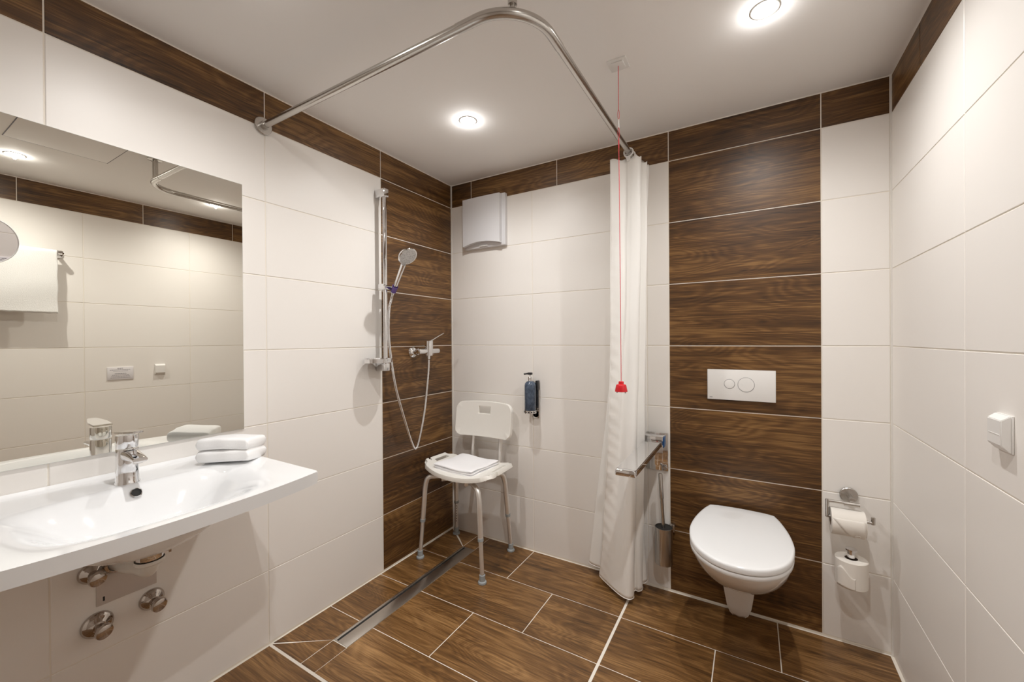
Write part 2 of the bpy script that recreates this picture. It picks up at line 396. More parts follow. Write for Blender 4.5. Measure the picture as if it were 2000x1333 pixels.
for k in range(len(per)):
    a, b_ = per[k], per[(k+1) % len(per)]
    bm.faces.new((T1[a[0]][a[1]], T1[b_[0]][b_[1]], T2[b_[0]][b_[1]], T2[a[0]][a[1]]))
bm.edges.ensure_lookup_table()
es = []
for k in range(len(per)):
    a, b_ = per[k], per[(k+1) % len(per)]
    if a[1] == 0 and b_[1] == 0: continue
    for Q in (T1, T2):
        e = bm.edges.get((Q[a[0]][a[1]], Q[b_[0]][b_[1]]));  es.append(e)
cor = [bm.edges.get((T1[i][NV], T2[i][NV])) for i in (0, NU)]
bmesh.ops.bevel(bm, geom=[e for e in es+cor if e], offset=.005, segments=3, affect='EDGES')
obj('basin_body', bm, 'ceramic', t, ang=60)
bm = B()   # overflow
oa = (-1.640-BY0)/(BY1-BY0); ob = .33
oc = btop(oa, .315); q1 = btop(oa, .325)-btop(oa, .305); q2 = btop(oa+.01, .315)-btop(oa-.01, .315); on = q2.cross(q1).normalized()
if on.z < 0: on = -on
lathe(bm, oc, on, [(.0135, -.004), (.0135, .003), (.0115, .004), (.0105, .001), (.0105, -.004)], 28); obj('overflow_ring', bm, 'chrome', t)
bm = B(); lathe(bm, oc, on, [(0, .0008), (.0104, .0008), (.0104, -.004), (0, -.004)], 24); obj('overflow_hole', bm, 'dark', t)
bm = B(); lathe(bm, (.30, YC, btop(.5, .30/.555).z), (0, 0, 1), [(0, .004), (.024, .004), (.03, .001), (.03, -.004)], 32); obj('waste_plug', bm, 'chrome', t)

# basin mixer tap
t = thing('basin_tap', 'chrome single-lever mixer tap standing on the washbasin', 'tap', (.117, -1.642, ZT))
fx, fy = .117, -1.642
def ellring(cx, cy, z, rx, ry, n=32, tilt=0): return [Vector((cx+rx*math.cos(2*PI*k/n), cy+ry*math.sin(2*PI*k/n), z+tilt*rx*math.cos(2*PI*k/n))) for k in range(n)]
bm = B(); loft(bm, [ellring(fx, fy, ZT+h, r, r) for h, r in ((-.002, .0285), (.003, .0285), (.006, .0265), (.04, .0255), (.095, .0255), (.1005, .0245))]); obj('tap_body', bm, 'chrome', t)
bm = B()   # spout toward +x
sp = []
for s, h, ww, hh in ((0, .084, .020, .016), (.03, .084, .019, .0145), (.06, .083, .0175, .011), (.085, .081, .017, .0085), (.098, .079, .0165, .007)):
    sp.append([Vector((fx+s, fy+ww*math.copysign(abs(math.cos(a))**.6, math.cos(a)), ZT+h+hh*math.copysign(abs(math.sin(a))**.7, math.sin(a)))) for a in [2*PI*k/24 for k in range(24)]])
loft(bm, sp); obj('spout', bm, 'chrome', t)
bm = B(); lathe(bm, (fx+.083, fy, ZT+.076), (0, 0, -1), [(0, -.002), (.011, -.002), (.011, .006), (.009, .007), (0, .005)], 24); obj('aerator', bm, 'steel', t)
bm = B(); loft(bm, [ellring(fx, fy, ZT+h, r, r) for h, r in ((.103, .0245), (.106, .0258), (.135, .0258), (.140, .0250))])
obj('tap_cap', bm, 'chrome', t)
bm = B()   # flat lever
pl = [(-.022, .023), (.02, .024), (.07, .015), (.085, .011), (.088, 0)]
out = [(x, y) for x, y in pl]+[(x, -y) for x, y in pl[-2::-1]]
def lev(h): return [Vector((fx+x, fy+y, ZT+.143+h+.10*max(0, x+.02))) for x, y in out]
loft(bm, [lev(0), lev(.0055)]); bmesh.ops.bevel(bm, geom=bm.edges[:], offset=.0012, segments=2, affect='EDGES'); obj('lever', bm, 'chrome', t)

# folded hand towel on the basin
def slab_towel(name, label, cat, cen, ang, lx, ly, th, layers, m_, sag=None, group=None, roll_side=1, seed=1):
    """stack of folded layers with a rounded fold on one long side"""
    rnd = random.Random(seed); bm = B(); ca, sa = math.cos(ang), math.sin(ang); h = th/layers
    for L in range(layers):
        ins = .004*rnd.random(); r = h/2
        def f(a, b, L=L, ins=ins):
            th_ = 2*PI*a  # section around
            q = b*2-1
            lxx = lx-ins*2+.003*math.sin(7*q+L); k = 4.5
            cx = math.copysign(abs(math.cos(th_))**(2/k), math.cos(th_)); cz = math.copysign(abs(math.sin(th_))**(2/4.2), math.sin(th_))
            # rounded ends along y
            e = (1-abs(q)**14)**(1/6) if abs(q) < 1 else 0
            x = cx*lxx/2*(.985+.015*e); z = h*L+r+cz*r*(.35+.65*e)*1.04
            y = q*(ly/2-ins)
            wob = .0026*math.sin(27*x+5*L)+.0022*math.sin(31*y+2*L)
            z += wob*(L+1)/layers
            if sag: z += sag(x, y)
            return Vector((cen[0]+x*ca-y*sa, cen[1]+x*sa+y*ca, cen[2]+z))
        nu, nv = 72, 40
        V = [[bm.verts.new(f(i/nu, j/nv)) for j in range(nv+1)] for i in range(nu)]
        for i in range(nu):
            for j in range(nv): bm.faces.new((V[i][j], V[(i+1) % nu][j], V[(i+1) % nu][j+1], V[i][j+1]))
        bm.faces.new([V[i][0] for i in range(nu)][::-1]); bm.faces.new([V[i][nv] for i in range(nu)])
    o = obj(name, bm, m_, ang=80); return tag(o, label, cat, group)
slab_towel('hand_towel', 'thick folded white terry towel lying on the right end of the washbasin', 'towel', (.143, -1.375, ZT+.001), math.radians(-53), .128, .165, .082, 2, 'towel', sag=lambda x, y: .006*math.sin(x*18), seed=3)

# trap under the basin
t = thing('drain_trap', 'chrome and white waste trap hanging under the washbasin', 'drain pipe', (.22, -1.649, .6))
tx, ty = .228, -1.628
bm = B(); lathe(bm, (tx, ty, .700), (0, 0, -1), [(0, 0), (.02, 0), (.02, .05), (0, .05)], 24); lathe(bm, (tx, ty, .650), (0, 0, -1), [(0, 0), (.030, 0), (.031, .004), (.031, .026), (.029, .03), (0, .03)], 36); obj('chrome_collar', bm, 'chrome', t)
bm = B(); lathe(bm, (tx, ty, .6205), (0, 0, -1), [(.033, 0), (.034, .003), (.034, .009), (.031, .012), (0, .012)], 36); obj('trap_ring', bm, 'pipe', t)
bm = B(); pts = catmull([(tx, ty, .616), (tx, ty, .602), (tx-.008, ty, .589), (tx-.026, ty, .583), (tx-.07, ty-.002, .578), (tx-.13, ty-.005, .566), (.001, ty-.01, .552)], 8); tube(bm, pts, [.0205]*len(pts), 24); obj('trap_pipe', bm, 'pipe', t)
bm = B(); lathe(bm, (.0045, ty-.01, .552), (1, 0, 0), [(.0215, 0), (.030, 0), (.028, .006), (.0215, .008)], 32, closed=True); obj('wall_rosette', bm, 'darkchrome', t)
bm = B(); tube(bm, [(tx+.012, ty+.028, .638), (tx+.014, ty+.038, .638)], .0085, 16); lathe(bm, (tx+.014, ty+.038, .638), (.3, 1, 0), [(0, 0), (.014, 0), (.014, .006), (0, .008)], 20); obj('trap_screw', bm, 'darkchrome', t)

# cover plate
t = thing('wall_cover_plate', 'glossy pinkish grey square cover plate on the wall under the basin', 'cover plate', (0, -1.622, .44))
bm = B(); box(bm, (.0003, -1.682, .438), (.004, -1.540, .60), .0012); obj('plate', bm, 'glossplate', t)
bm = B(); box(bm, (.0041, -1.6675, .449), (.0043, -1.6645, .4625))
for k in range(5): box(bm, (.0041, -1.6690, .4505+k*.0025), (.0043, -1.6640, .4518+k*.0025))
obj('printed_mark', bm, 'ink2', t)

# three stop valves
def valve(y, z, label, r, xl=.055):
    t = thing('stop_valve', label, 'valve', (0, y, z), 'chrome valves on the wall under the basin')
    bm = B(); lathe(bm, (0.0002, y, z), (1, 0, 0), [(0, 0), (r, 0), (r, .003), (r*.92, .009), (r*.72, .014), (r*.45, .020), (r*.40, .022), (0, .022)], 44); obj('escutcheon', bm, 'darkchrome', t)
    bm = B(); lathe(bm, (.02, y, z), (1, 0, 0), [(0, 0), (.0125, 0), (.0125, .02), (.0145, .022), (.0145, .026), (0, .028)], 28); obj('stem', bm, 'darkchrome', t)
    bm = B(); lathe(bm, (.046, y, z), (1, 0, 0), [(0, 0), (.014, 0), (.0175, .004), (.0185, .012), (.017, .020), (.012, .0225), (0, .0235)], 36, sx=1.18); obj('knob', bm, 'darkchrome', t)
    return t
valve(-1.680, .385, 'chrome wall valve, lowest and leftmost of the three under the basin', .037)
valve(-1.552, .391, 'chrome wall valve, furthest right of the three under the basin', .033)
valve(-1.692, .545, 'dark chrome valve tucked just under the basin, left of the cover plate', .030)

# shaving mirror at the left edge of the picture
cc = Vector((.12, -1.897, 1.476)); nn = (m.translation-cc).normalized(); nn = (nn+Vector((0.10, .25, -.02))).normalized()
t = thing('shaving_mirror', 'small round magnifying mirror on a swing arm in front of the wall mirror', 'mirror', (0.005, -2.02, 1.5))
bm = B(); lathe(bm, cc, nn, [(0, -.006), (.050, -.006), (.0565, -.003), (.0575, .001), (.0560, .003), (.0545, .0015)], 56); obj('round_rim', bm, 'plastic', t)
bm = B(); lathe(bm, cc, nn, [(0, .0015), (.0545, .0015), (.0545, .0005), (0, .0005)], 56); obj('round_glass', bm, 'mirror2', t)
bm = B(); b_ = cc-nn*.006; tube(bm, catmull([b_, b_-nn*.02, Vector((.05, -1.985, 1.49)), Vector((.03, -2.02, 1.5))], 6), .005, 12); lathe(bm, (.0055, -2.02, 1.5), (1, 0, 0), [(0, 0), (.022, 0), (.022, .005), (.008, .008), (.008, .026), (0, .026)], 28); obj('swing_arm', bm, 'chrome', t)

# ------------------------------------------------------------------ curtain rail
RZ, RXX, RYY, RR, RC = 2.094, 1.203, -1.189, .0125, .15
t = thing('curtain_rail', 'bent brushed steel shower curtain rail running under the ceiling', 'curtain rail', (0, RYY, RZ))
arc = [Vector((RXX-RC+RC*math.sin(a), RYY+RC-RC*math.cos(a), RZ)) for a in [PI/2*k/16 for k in range(17)]]
bm = B(); tube(bm, [(.012, RYY, RZ), (RXX-RC-.06, RYY, RZ)], RR, 28); obj('straight_tube', bm, 'steel', t)
bm = B(); tube(bm, [(RXX-RC-.065, RYY, RZ)]+arc+[(RXX, RYY+RC+.06, RZ)], RR*1.10, 28); obj('corner_tube', bm, 'steel', t)
bm = B(); tube(bm, [(RXX, RYY+RC+.055, RZ), (RXX, -.012, RZ)], RR, 28); obj('side_tube', bm, 'steel', t)
for nm, base, ax in (('wall_flange', (0.0003, RYY, RZ), (1, 0, 0)), ('wall_flange', (RXX, -.0003, RZ), (0, -1, 0))):
    bm = B(); lathe(bm, base, ax, [(0, 0), (.034, 0), (.034, .007), (.032, .009), (.017, .010), (.017, .03), (0, .03)], 44); obj(nm, bm, 'steel', t)
px_, py_ = 1.148, -1.158
bm = B(); tube(bm, [(px_, py_, RZ+.008), (px_, py_, RZ+.022)], .007, 16); tube(bm, [(px_, py_, RZ+.020), (px_, py_, H-.008)], .0125, 24); obj('ceiling_post', bm, 'steel', t)
bm = B(); lathe(bm, (px_, py_, H-.0002), (0, 0, -1), [(0, 0), (.033, 0), (.033, .007), (.03, .009), (0, .009)], 40); obj('post_flange', bm, 'steel', t)

# ------------------------------------------------------------------ shower curtain
t = thing('shower_curtain', 'white fabric shower curtain bunched against the back wall', 'curtain', (1.2, -.12, .03))
top = [(1.128, -.225), (1.165, -.205), (1.192, -.186), (1.225, -.205), (1.252, -.200), (1.255, -.175), (1.225, -.155), (1.185, -.150), (1.175, -.138), (1.215, -.130), (1.262, -.122), (1.262, -.108), (1.200, -.100),
       (1.180, -.090), (1.215, -.082), (1.262, -.072), (1.255, -.060), (1.195, -.055), (1.175, -.045), (1.215, -.036), (1.255, -.026), (1.22, -.018)]
bot = [(1.020, -.098), (1.060, -.135), (1.110, -.172), (1.160, -.205), (1.200, -.214), (1.213, -.190), (1.202, -.150), (1.206, -.128), (1.222, -.132), (1.232, -.115), (1.232, -.088), (1.218, -.075), (1.235, -.070),
       (1.244, -.052), (1.230, -.042), (1.190, -.055), (1.110, -.070), (1.010, -.080), (.958, -.066), (.950, -.040), (.985, -.026), (1.06, -.02)]
ct = catmull([(x, y, 0) for x, y in top], 7); cb = catmull([(x, y, 0) for x, y in bot], 7); n = len(ct)
zt, zb = 2.063, .028
rk = random.Random(5)
def cfn(a, b):
    i = a*(n-1); k = min(int(i), n-2); fr = i-k
    p = ct[k].lerp(ct[k+1], fr); q = cb[k].lerp(cb[k+1], fr); s = (1-b)
    front = 1-sm(a*6)             # free edge
    e = 1.35+1.5*front
    z = zt+(zb-zt)*s+(.004*math.sin(a*90) if s == 0 else 0) + (.03*sm((a-.35)*2))*s*s
    ss = (s**e) if a < .7 else s**1.05
    x = p.x+(q.x-p.x)*ss; y = p.y+(q.y-p.y)*ss
    # puckers along the hem
    if a < .12:
        w_ = 1-a/.12; x += .0; y += .0014*w_*math.sin(z*105+1.5*math.sin(z*9)+a*60)*(.35+.65*sm(s*2.5-.4))
    x += .0016*math.sin(a*55+z*9)*math.sin(z*3+a*11); y += .0020*math.sin(a*37-z*7)*math.sin(z*4.2+a*6)
    y = min(y, -.006)
    return Vector((x, y, z))
bm = B(); grid(bm, n-1, 130, cfn); o = obj('cloth', bm, 'curtain', t, ang=180)
so = o.modifiers.new('thickness', 'SOLIDIFY'); so.thickness = .0014; so.offset = 0
# stitched hem
bm = B(); P = [cfn(0.0, b/130)+Vector((-.0004, -.0014, 0)) for b in range(131)]; tube(bm, P, .0018, 6); P = [cfn(a/200*.999, 0) for a in range(201)]; tube(bm, P, .0020, 6); obj('hem', bm, 'curtain', t, ang=180)
for k in range(5):
    y = -.196+.036*k
    bm = B(); cz = RZ-.003
    pts = [Vector((RXX+.0195*math.cos(a), y+.003*math.sin(a*2), cz+.0195*math.sin(a))) for a in [2*PI*j/28 for j in range(28)]]
    pts.append(pts[0]+Vector((0, .0001, 0))); tube(bm, pts, .0042, 10, cap=False)
    box(bm, (RXX-.008, y-.004, cz-.040), (RXX+.008, y+.004, cz-.021), .002)
    obj('curtain_ring', bm, 'plastic', t, ang=60)

# ------------------------------------------------------------------ emergency pull cord
ax_, ay_ = 1.272, -.603
t = thing('alarm_pull_cord', 'red emergency pull cord with a red bell handle hanging from the ceiling', 'pull cord', (ax_, ay_, H))
bm = B(); box(bm, (ax_-.034, ay_-.034, H-.004), (ax_+.034, ay_+.034, H-.0002), .001); box(bm, (ax_-.022, ay_-.022, H-.008), (ax_+.022, ay_+.022, H-.004), .001); obj('ceiling_plate', bm, 'plastic', t)
bm = B(); pts = [(ax_, ay_, H-.008), (ax_, ay_, 2.07)]; tube(bm, pts, .0012, 8)
for z0, z1 in ((2.07, 2.035), (2.005, 1.965)):
    lp = [Vector((ax_+.0028*math.sin(a), ay_, (z0+z1)/2+(z0-z1)/2*math.cos(a))) for a in [2*PI*j/20 for j in range(21)]]; tube(bm, lp, .0009, 6, cap=False)
pts = catmull([(ax_, ay_, 1.965), (ax_+.001, ay_, 1.8), (ax_+.003, ay_-.001, 1.5), (ax_+.004, ay_, 1.2), (ax_+.004, ay_, 1.072)], 6); tube(bm, pts, .0012, 8); tube(bm, [(ax_, ay_, 1.962), (ax_, ay_, 1.93)], .0021, 8)
obj('cord', bm, 'redcord', t)
bm = B(); tube(bm, [(ax_, ay_, 2.035), (ax_, ay_, 2.005)], .0022, 8); obj('cord_connector', bm, 'plastic', t)
hx = ax_+.004
bm = B(); lathe(bm, (hx, ay_, 1.074), (0, 0, -1), [(0, 0), (.0085, .0005), (.0095, .003), (.0095, .010), (.0165, .012), (.0185, .016), (.0225, .036), (.0225, .038), (.019, .038), (.016, .018), (0, .017)], 12); obj('bell_handle', bm, 'red', t)
for s in (-1, 1):
    bm = B(); tube(bm, [(hx+s*.013, ay_, 1.040), (hx+s*.016, ay_, 1.031)], .0025, 8); obj('handle_prong', bm, 'rubber', t)

# ------------------------------------------------------------------ vent cover
t = thing('extractor_vent', 'square white extractor fan cover high in the shower corner', 'vent cover', (.277, 0, 1.80))
vx0, vx1, vz0, vz1 = .128, .428, 1.798, 2.108
bm = B(); box(bm, (vx0, -.026, vz0), (vx1, -.0003, vz1), .002); obj('vent_frame', bm, 'ventplastic', t)
bm = B()
def vf(a, b):
    x = vx0+.004+(vx1-vx0-.028)*a; z0 = vz0+.012+.020*(1-(2*a-1)**2); z = z0+(vz1-.005-z0)*b; return x, z
fr = []
V1 = grid(bm, 24, 8, lambda a, b: Vector((vf(a, b)[0], -.052-.004*(1-(2*a-1)**2), vf(a, b)[1])))
V2 = grid(bm, 24, 8, lambda a, b: Vector((vf(a, b)[0], -.0265, vf(a, b)[1])))
per = [(i, 0) for i in range(24)]+[(24, j) for j in range(8)]+[(i, 8) for i in range(24, 0, -1)]+[(0, j) for j in range(8, 0, -1)]
for k in range(len(per)):
    a, b_ = per[k], per[(k+1) % len(per)]; bm.faces.new((V1[a[0]][a[1]], V1[b_[0]][b_[1]], V2[b_[0]][b_[1]], V2[a[0]][a[1]]))
obj('vent_front', bm, 'ventplastic', t, ang=40)
bm = B(); box(bm, (.245, -.034, vz0+.006), (.305, -.0265, vz0+.011), .001); obj('vent_tab', bm, 'plastic', t)

# ------------------------------------------------------------------ shower riser rail
sx_, sy_ = .056, -.612
t = thing('shower_rail', 'chrome vertical shower rail on the edge of the wood-look tiles', 'shower rail', (0, sy_, 1.08))
bm = B(); loft(bm, [[Vector((sx_+.0085*math.cos(a), sy_+.012*math.sin(a), z)) for a in [2*PI*k/20 for k in range(20)]] for z in (1.085, 2.005)]); obj('rail_tube', bm, 'chrome', t)
bm = B(); box(bm, (.0005, sy_-.016, 1.972), (sx_+.013, sy_+.016, 2.014), .003); obj('top_bracket', bm, 'chrome', t)
bm = B(); box(bm, (.0005, sy_-.016, 1.072), (sx_+.013, sy_+.016, 1.112), .003); obj('bottom_bracket', bm, 'chrome', t)
bm = B(); box(bm, (sx_-.020, sy_-.030, 1.488), (sx_+.022, sy_-.012, 1.520), .004); tube(bm, [(sx_+.002, sy_-.014, 1.504), (sx_+.002, sy_+.034, 1.504)], .0135, 24)
obj('slider', bm, 'chrome', t)
bm = B(); hb = Vector((.074, -.574, 1.483)); hd = Vector((.645, -.213, .734)).normalized(); lathe(bm, hb, hd, [(.0125, 0), (.0135, .002), (.0155, .038), (.0135, .038), (.0115, .002)], 24, closed=True); obj('handset_holder', bm, 'purple', t)
bm = B()   # soap dish
def dish(z, s): return [Vector((.070+.058*s*math.cos(a), sy_-.060+.072*s*math.sin(a), z)) for a in [2*PI*k/40 for k in range(40)]]
loft(bm, [dish(1.120, .9), dish(1.118, 1.0), dish(1.138, 1.02), dish(1.138, .97), dish(1.124, .94)], cap0=True, cap1=True); obj('soap_dish', bm, 'chrome', t)

# hand shower
t = thing('hand_shower', 'chrome round hand shower tilted in its holder on the rail', 'shower head', hb)
hc = hb+hd*.215+Vector((.0, .012, .008))
h0 = hb+hd*(-.008); path = catmull([h0, hb+hd*.06, hb+hd*.12, hb+hd*.175], 6)
bm = B(); tube(bm, path, [.0095+.0035*k/(len(path)-1) for k in range(len(path))], 20); obj('handle', bm, 'chrome', t)
fn = Vector((.72, -.42, -.45)).normalized()
fn = Vector((.73, -.12, -.75)).normalized()
bm = B(); lathe(bm, hc-fn*.010, fn, [(0, -.014), (.020, -.013), (.040, -.006), (.0485, .004), (.050, .011), (.048, .0135), (.044, .014)], 44); obj('head_shell', bm, 'chrome', t)
bm = B(); lathe(bm, hc-fn*.010, fn, [(0, .0150), (.044, .0142), (.0445, .010), (0, .010)], 44); obj('spray_face', bm, 'sprayface', t)

# shower mixer
mx, mz = .062, 1.165
t = thing('shower_mixer', 'chrome single-lever shower mixer on the wood-look tile wall', 'shower mixer', (0, -.28, mz))
for y in (-.362, -.234):
    bm = B(); lathe(bm, (.0003, y, mz-.006), (1, 0, 0), [(0, 0), (.033, 0), (.033, .003), (.028, .012), (.017, .019), (.014, .020), (.014, .045), (0, .045)], 40); obj('escutcheon', bm, 'chrome', t)
bm = B(); tube(bm, [(mx, -.388, mz), (mx, -.382, mz), (mx, -.23, mz), (mx, -.212, mz), (mx, -.204, mz)], [.010, .0165, .0165, .015, .008], 28); obj('mixer_body', bm, 'chrome', t)
bm = B(); tube(bm, [(mx+.006, -.298, mz-.026), (mx+.006, -.298, mz+.03), (mx+.006, -.298, mz+.036), (mx+.006, -.298, mz+.060)], [.021, .0245, .0235, .0235], 28); obj('cartridge_housing', bm, 'chrome', t)
bm = B(); lp = [(.000, .058, .021, .006), (.020, .066, .020, .007), (.040, .079, .014, .0055), (.065, .094, .011, .0045), (.086, .106, .010, .004)]
dv = Vector((.62, .62, 0)).normalized(); sv = Vector((-dv.y, dv.x, 0))
loft(bm, [[Vector((mx+.006, -.298, mz))+dv*s+Vector((0, 0, h))+sv*(w_*math.cos(a))+Vector((0, 0, tk*math.sin(a))) for a in [2*PI*k/16 for k in range(16)]] for s, h, w_, tk in lp]); obj('lever', bm, 'chrome', t)
bm = B(); tube(bm, [(mx+.004, -.299, mz-.02), (mx+.004, -.299, mz-.046)], .009, 16); obj('outlet', bm, 'chrome', t)

# hose
pts = catmull([h0+hd*.004, h0-hd*.030+Vector((0, 0, -.01)), (.052, -.583, 1.39), (.050, -.586, 1.27), (.052, -.570, 1.12), (.056, -.545, .98), (.060, -.510, .86), (.062, -.468, .74), (.062, -.435, .660), (.062, -.412, .622), (.064, -.392, .640), (.066, -.365, .72), (.067, -.335, .84), (.067, -.316, .96), (.066, -.303, 1.05), (.066, -.299, 1.115)], 10)
bm = B(); R_ = [.0066+.0005*math.sin(k*2.2) for k in range(len(pts))]; tube(bm, pts, R_, 14)
o = obj('shower_hose', bm, 'chrome'); tag(o, 'silver flexible shower hose looping from the hand shower to the mixer', 'shower hose')

# ------------------------------------------------------------------ shower chair
t = thing('shower_chair', 'white plastic shower chair with aluminium legs in the corner', 'chair', (.30, -.25, 0))
FL, FR, BR_, BL = Vector((.048, -.345)), Vector((.552, -.385)), Vector((.538, -.112)), Vector((.058, -.128))
def seat(a, b):
    u, v = a*2-1, b*2-1            # u left-right, v front(-1) to back(+1)
    l = FL.lerp(BL, b); r = FR.lerp(BR_, b); p = l.lerp(r, a)
    p = p+Vector((0, -.060*(1-u*u)*(1-b)**1.2+.02*(1-u*u)*b))
    # rounded corners
    k = max(0, abs(u)-.80)/.20; q = max(0, abs(v)-.78)/.22
    if k > 0 and q > 0: p -= Vector((math.copysign(.014*k*q, u), math.copysign(.014*k*q, v)))
    z = .488+.030*abs(u)**2.6-.006*(1-u*u)*(1-v*v)
    return Vector((p.x, p.y, z))
def skip(a, b):
    s = (.055 < a < .105 or .895 < a < .945) and .36 < b < .80
    s |= (a < .03 or a > .97) and .22 < b < .30
    s |= (a < .055 or a > .945) and .24 < b < .28
    return s
bm = B(); grid(bm, 80, 50, seat, skip); o = obj('seat', bm, 'chairplastic', t, ang=180)
so = o.modifiers.new('thickness', 'SOLIDIFY'); so.thickness = .022; so.offset = 1
bvm = o.modifiers.new('round', 'BEVEL'); bvm.width = .006; bvm.segments = 3; bvm.limit_method = 'ANGLE'; bvm.angle_limit = math.radians(50)
def back(a, b):
    u, v = a*2-1, b*2-1; hw = .196; x = .308+u*hw; z = .748+v*.100
    dx_c = abs(x-.308)-(hw-.042); dz_c = abs(z-.748)-(.100-.042)
    if dx_c > 0 and dz_c > 0:
        f_ = max(dx_c, dz_c)/math.hypot(dx_c, dz_c); x = .308+math.copysign(hw-.042+dx_c*f_, u); z = .748+math.copysign(.058+dz_c*f_, v)
    z += .010*(1-u*u)*b
    y = -.062-.026*(u*u)+.010*u-.012*v*-1+.0
    return Vector((x, y, z))
bm = B(); grid(bm, 60, 40, back, lambda a, b: .385 < a < .60 and .66 < b < .84); o = obj('backrest', bm, 'chairplastic', t, ang=180)
so = o.modifiers.new('thickness', 'SOLIDIFY'); so.thickness = .022; so.offset = 1
bvm = o.modifiers.new('round', 'BEVEL'); bvm.width = .005; bvm.segments = 3; bvm.limit_method = 'ANGLE'; bvm.angle_limit = math.radians(50)
bm = B(); box(bm, (.375, -.063, .776), (.435, -.052, .820)); bm.free()
for x in (.207, .405):
    bm = B(); tube(bm, catmull([(x, -.050, .70), (x, -.060, .60), (x, -.075, .50), (x, -.13, .462), (x, -.2, .458)], 6), .0115, 20); obj('back_tube', bm, 'alu', t)
bm = B()
tube(bm, [(.16, -.25, .462), (.43, -.25, .462)], .0115, 16); tube(bm, [(.21, -.36, .458), (.38, -.14, .458)], .0105, 16); tube(bm, [(.38, -.36, .458), (.21, -.14, .458)], .0105, 16)
for x, y in ((.21, -.31), (.39, -.31), (.21, -.19), (.39, -.19)): lathe(bm, (x, y, .486), (0, 0, -1), [(0, 0), (.014, .001), (.014, .032), (0, .034)], 16)
obj('under_frame', bm, 'alu', t)
feet = [((.073, -.387), (.150, -.345)), ((.514, -.410), (.435, -.365)), ((.478, -.067), (.425, -.155)), ((.072, -.060), (.155, -.150))]
for (fx_, fy_), (tx_, ty_) in feet:
    f0 = Vector((fx_, fy_, .02)); ctr = Vector((.295, -.25, .462)); hi = Vector((tx_, ty_, .462)); kn = Vector((fx_+(tx_-fx_)*.36, fy_+(ty_-fy_)*.36, .405))
    kn2 = Vector((fx_+(tx_-fx_)*.55, fy_+(ty_-fy_)*.55, .452))
    inn = hi.lerp(ctr, .35)
    mid = f0.lerp(kn, .50)
    bm = B(); tube(bm, catmull([inn, hi, kn2, kn, kn.lerp(mid, .5), mid], 7), .0134, 20)
    lg = obj('leg', bm, 'alu', t)
    bm = B(); tube(bm, [mid.lerp(kn, .02), f0], .0108, 20); obj('leg_extension', bm, 'alu', lg)
    ax = (kn-f0).normalized()
    bm = B(); lathe(bm, mid-ax*.008, ax, [(.0112, 0), (.0148, .001), (.0148, .016), (.0112, .018)], 24); obj('leg_collar', bm, 'rubber', lg)
    bm = B(); lathe(bm, (fx_, fy_, .0004), (0, 0, 1), [(0, 0), (.0215, 0), (.0225, .004), (.0205, .010), (.0150, .013), (.0150, .042), (.0108, .044)], 28); obj('rubber_foot', bm, 'rubber', lg)
    bm = B()
    for k in range(7):
        p = f0.lerp(kn, .18+.043*k); d_ = (Vector((1.6892, -2.0874, 0))-Vector((fx_, fy_, 0))).normalized() if (fx_ < .1 and fy_ > -.1) else Vector((-.35, .9, 0)).normalized()
        lathe(bm, p+d_*.0102, d_, [(0, 0), (.0028, 0), (.0028, .0012), (0, .0012)], 12)
    obj('adjustment_hole', bm, 'holes', lg)

# folded towel on the chair
slab_towel('folded_towel', 'folded white cotton towel lying on the seat of the shower chair', 'towel', (.298, -.250, .5070), math.radians(-4), .275, .245, .034, 3, 'linen', sag=lambda x, y: -.004*math.cos(x*10), seed=9)

# ------------------------------------------------------------------ soap dispenser
dx_, dy_ = .604, -.052
t = thing('soap_dispenser', 'blue-grey pump bottle of shower gel in a wall holder', 'soap dispenser', (dx_, 0, .82))
bm = B(); lathe(bm, (dx_, dy_, .822), (0, 0, 1), [(0, 0), (.030, 0), (.0325, .004), (.0325, .145), (.030, .157), (.021, .168), (.012, .171), (0, .171)], 36); obj('bottle', bm, 'bottle', t)
bm = B(); lathe(bm, (dx_, dy_, .993), (0, 0, 1), [(0, 0), (.0115, 0), (.0115, .022), (.010, .024), (.004, .024), (.004, .036), (0, .036)], 24); obj('pump_collar', bm, 'chrome', t)
bm = B(); box(bm, (dx_-.013, dy_-.010, 1.029), (dx_+.013, dy_+.008, 1.042), .003); tube(bm, [(dx_-.004, dy_-.002, 1.037), (dx_-.034, dy_-.012, 1.032)], .0045, 12); obj('pump_head', bm, 'black', t)
bm = B(); box(bm, (dx_-.010, -.004, .775), (dx_+.030, -.0003, .988), .002); tube(bm, [(dx_+.01, -.004, .80), (dx_+.01, -.001, .80)], .02, 24); obj('wall_bracket', bm, 'steel', t)
bm = B(); lathe(bm, (dx_, dy_, .812), (0, 0, 1), [(0, 0), (.036, 0), (.036, .016), (.034, .016), (.034, .003), (0, .003)], 36)
obj('bottle_holder', bm, 'chrome', t)
bm = B()
for k in range(14):
    a = 2*PI*k/14; lathe(bm, Vector((dx_+.0355*math.cos(a), dy_+.0355*math.sin(a), .820)), (math.cos(a), math.sin(a), 0), [(0, 0), (.0042, 0), (.0042, .0012), (0, .0012)], 12)
obj('holder_slot', bm, 'black', t)
bm = B(); box(bm, (dx_+.009, -.0048, .788), (dx_+.011, -.0041, .800)); obj('key_slot', bm, 'black', t)
bm = B(); box(bm, (dx_+.022, -.03, .94), (dx_+.036, -.0045, .994), .002); obj('bracket_clip', bm, 'black', t)

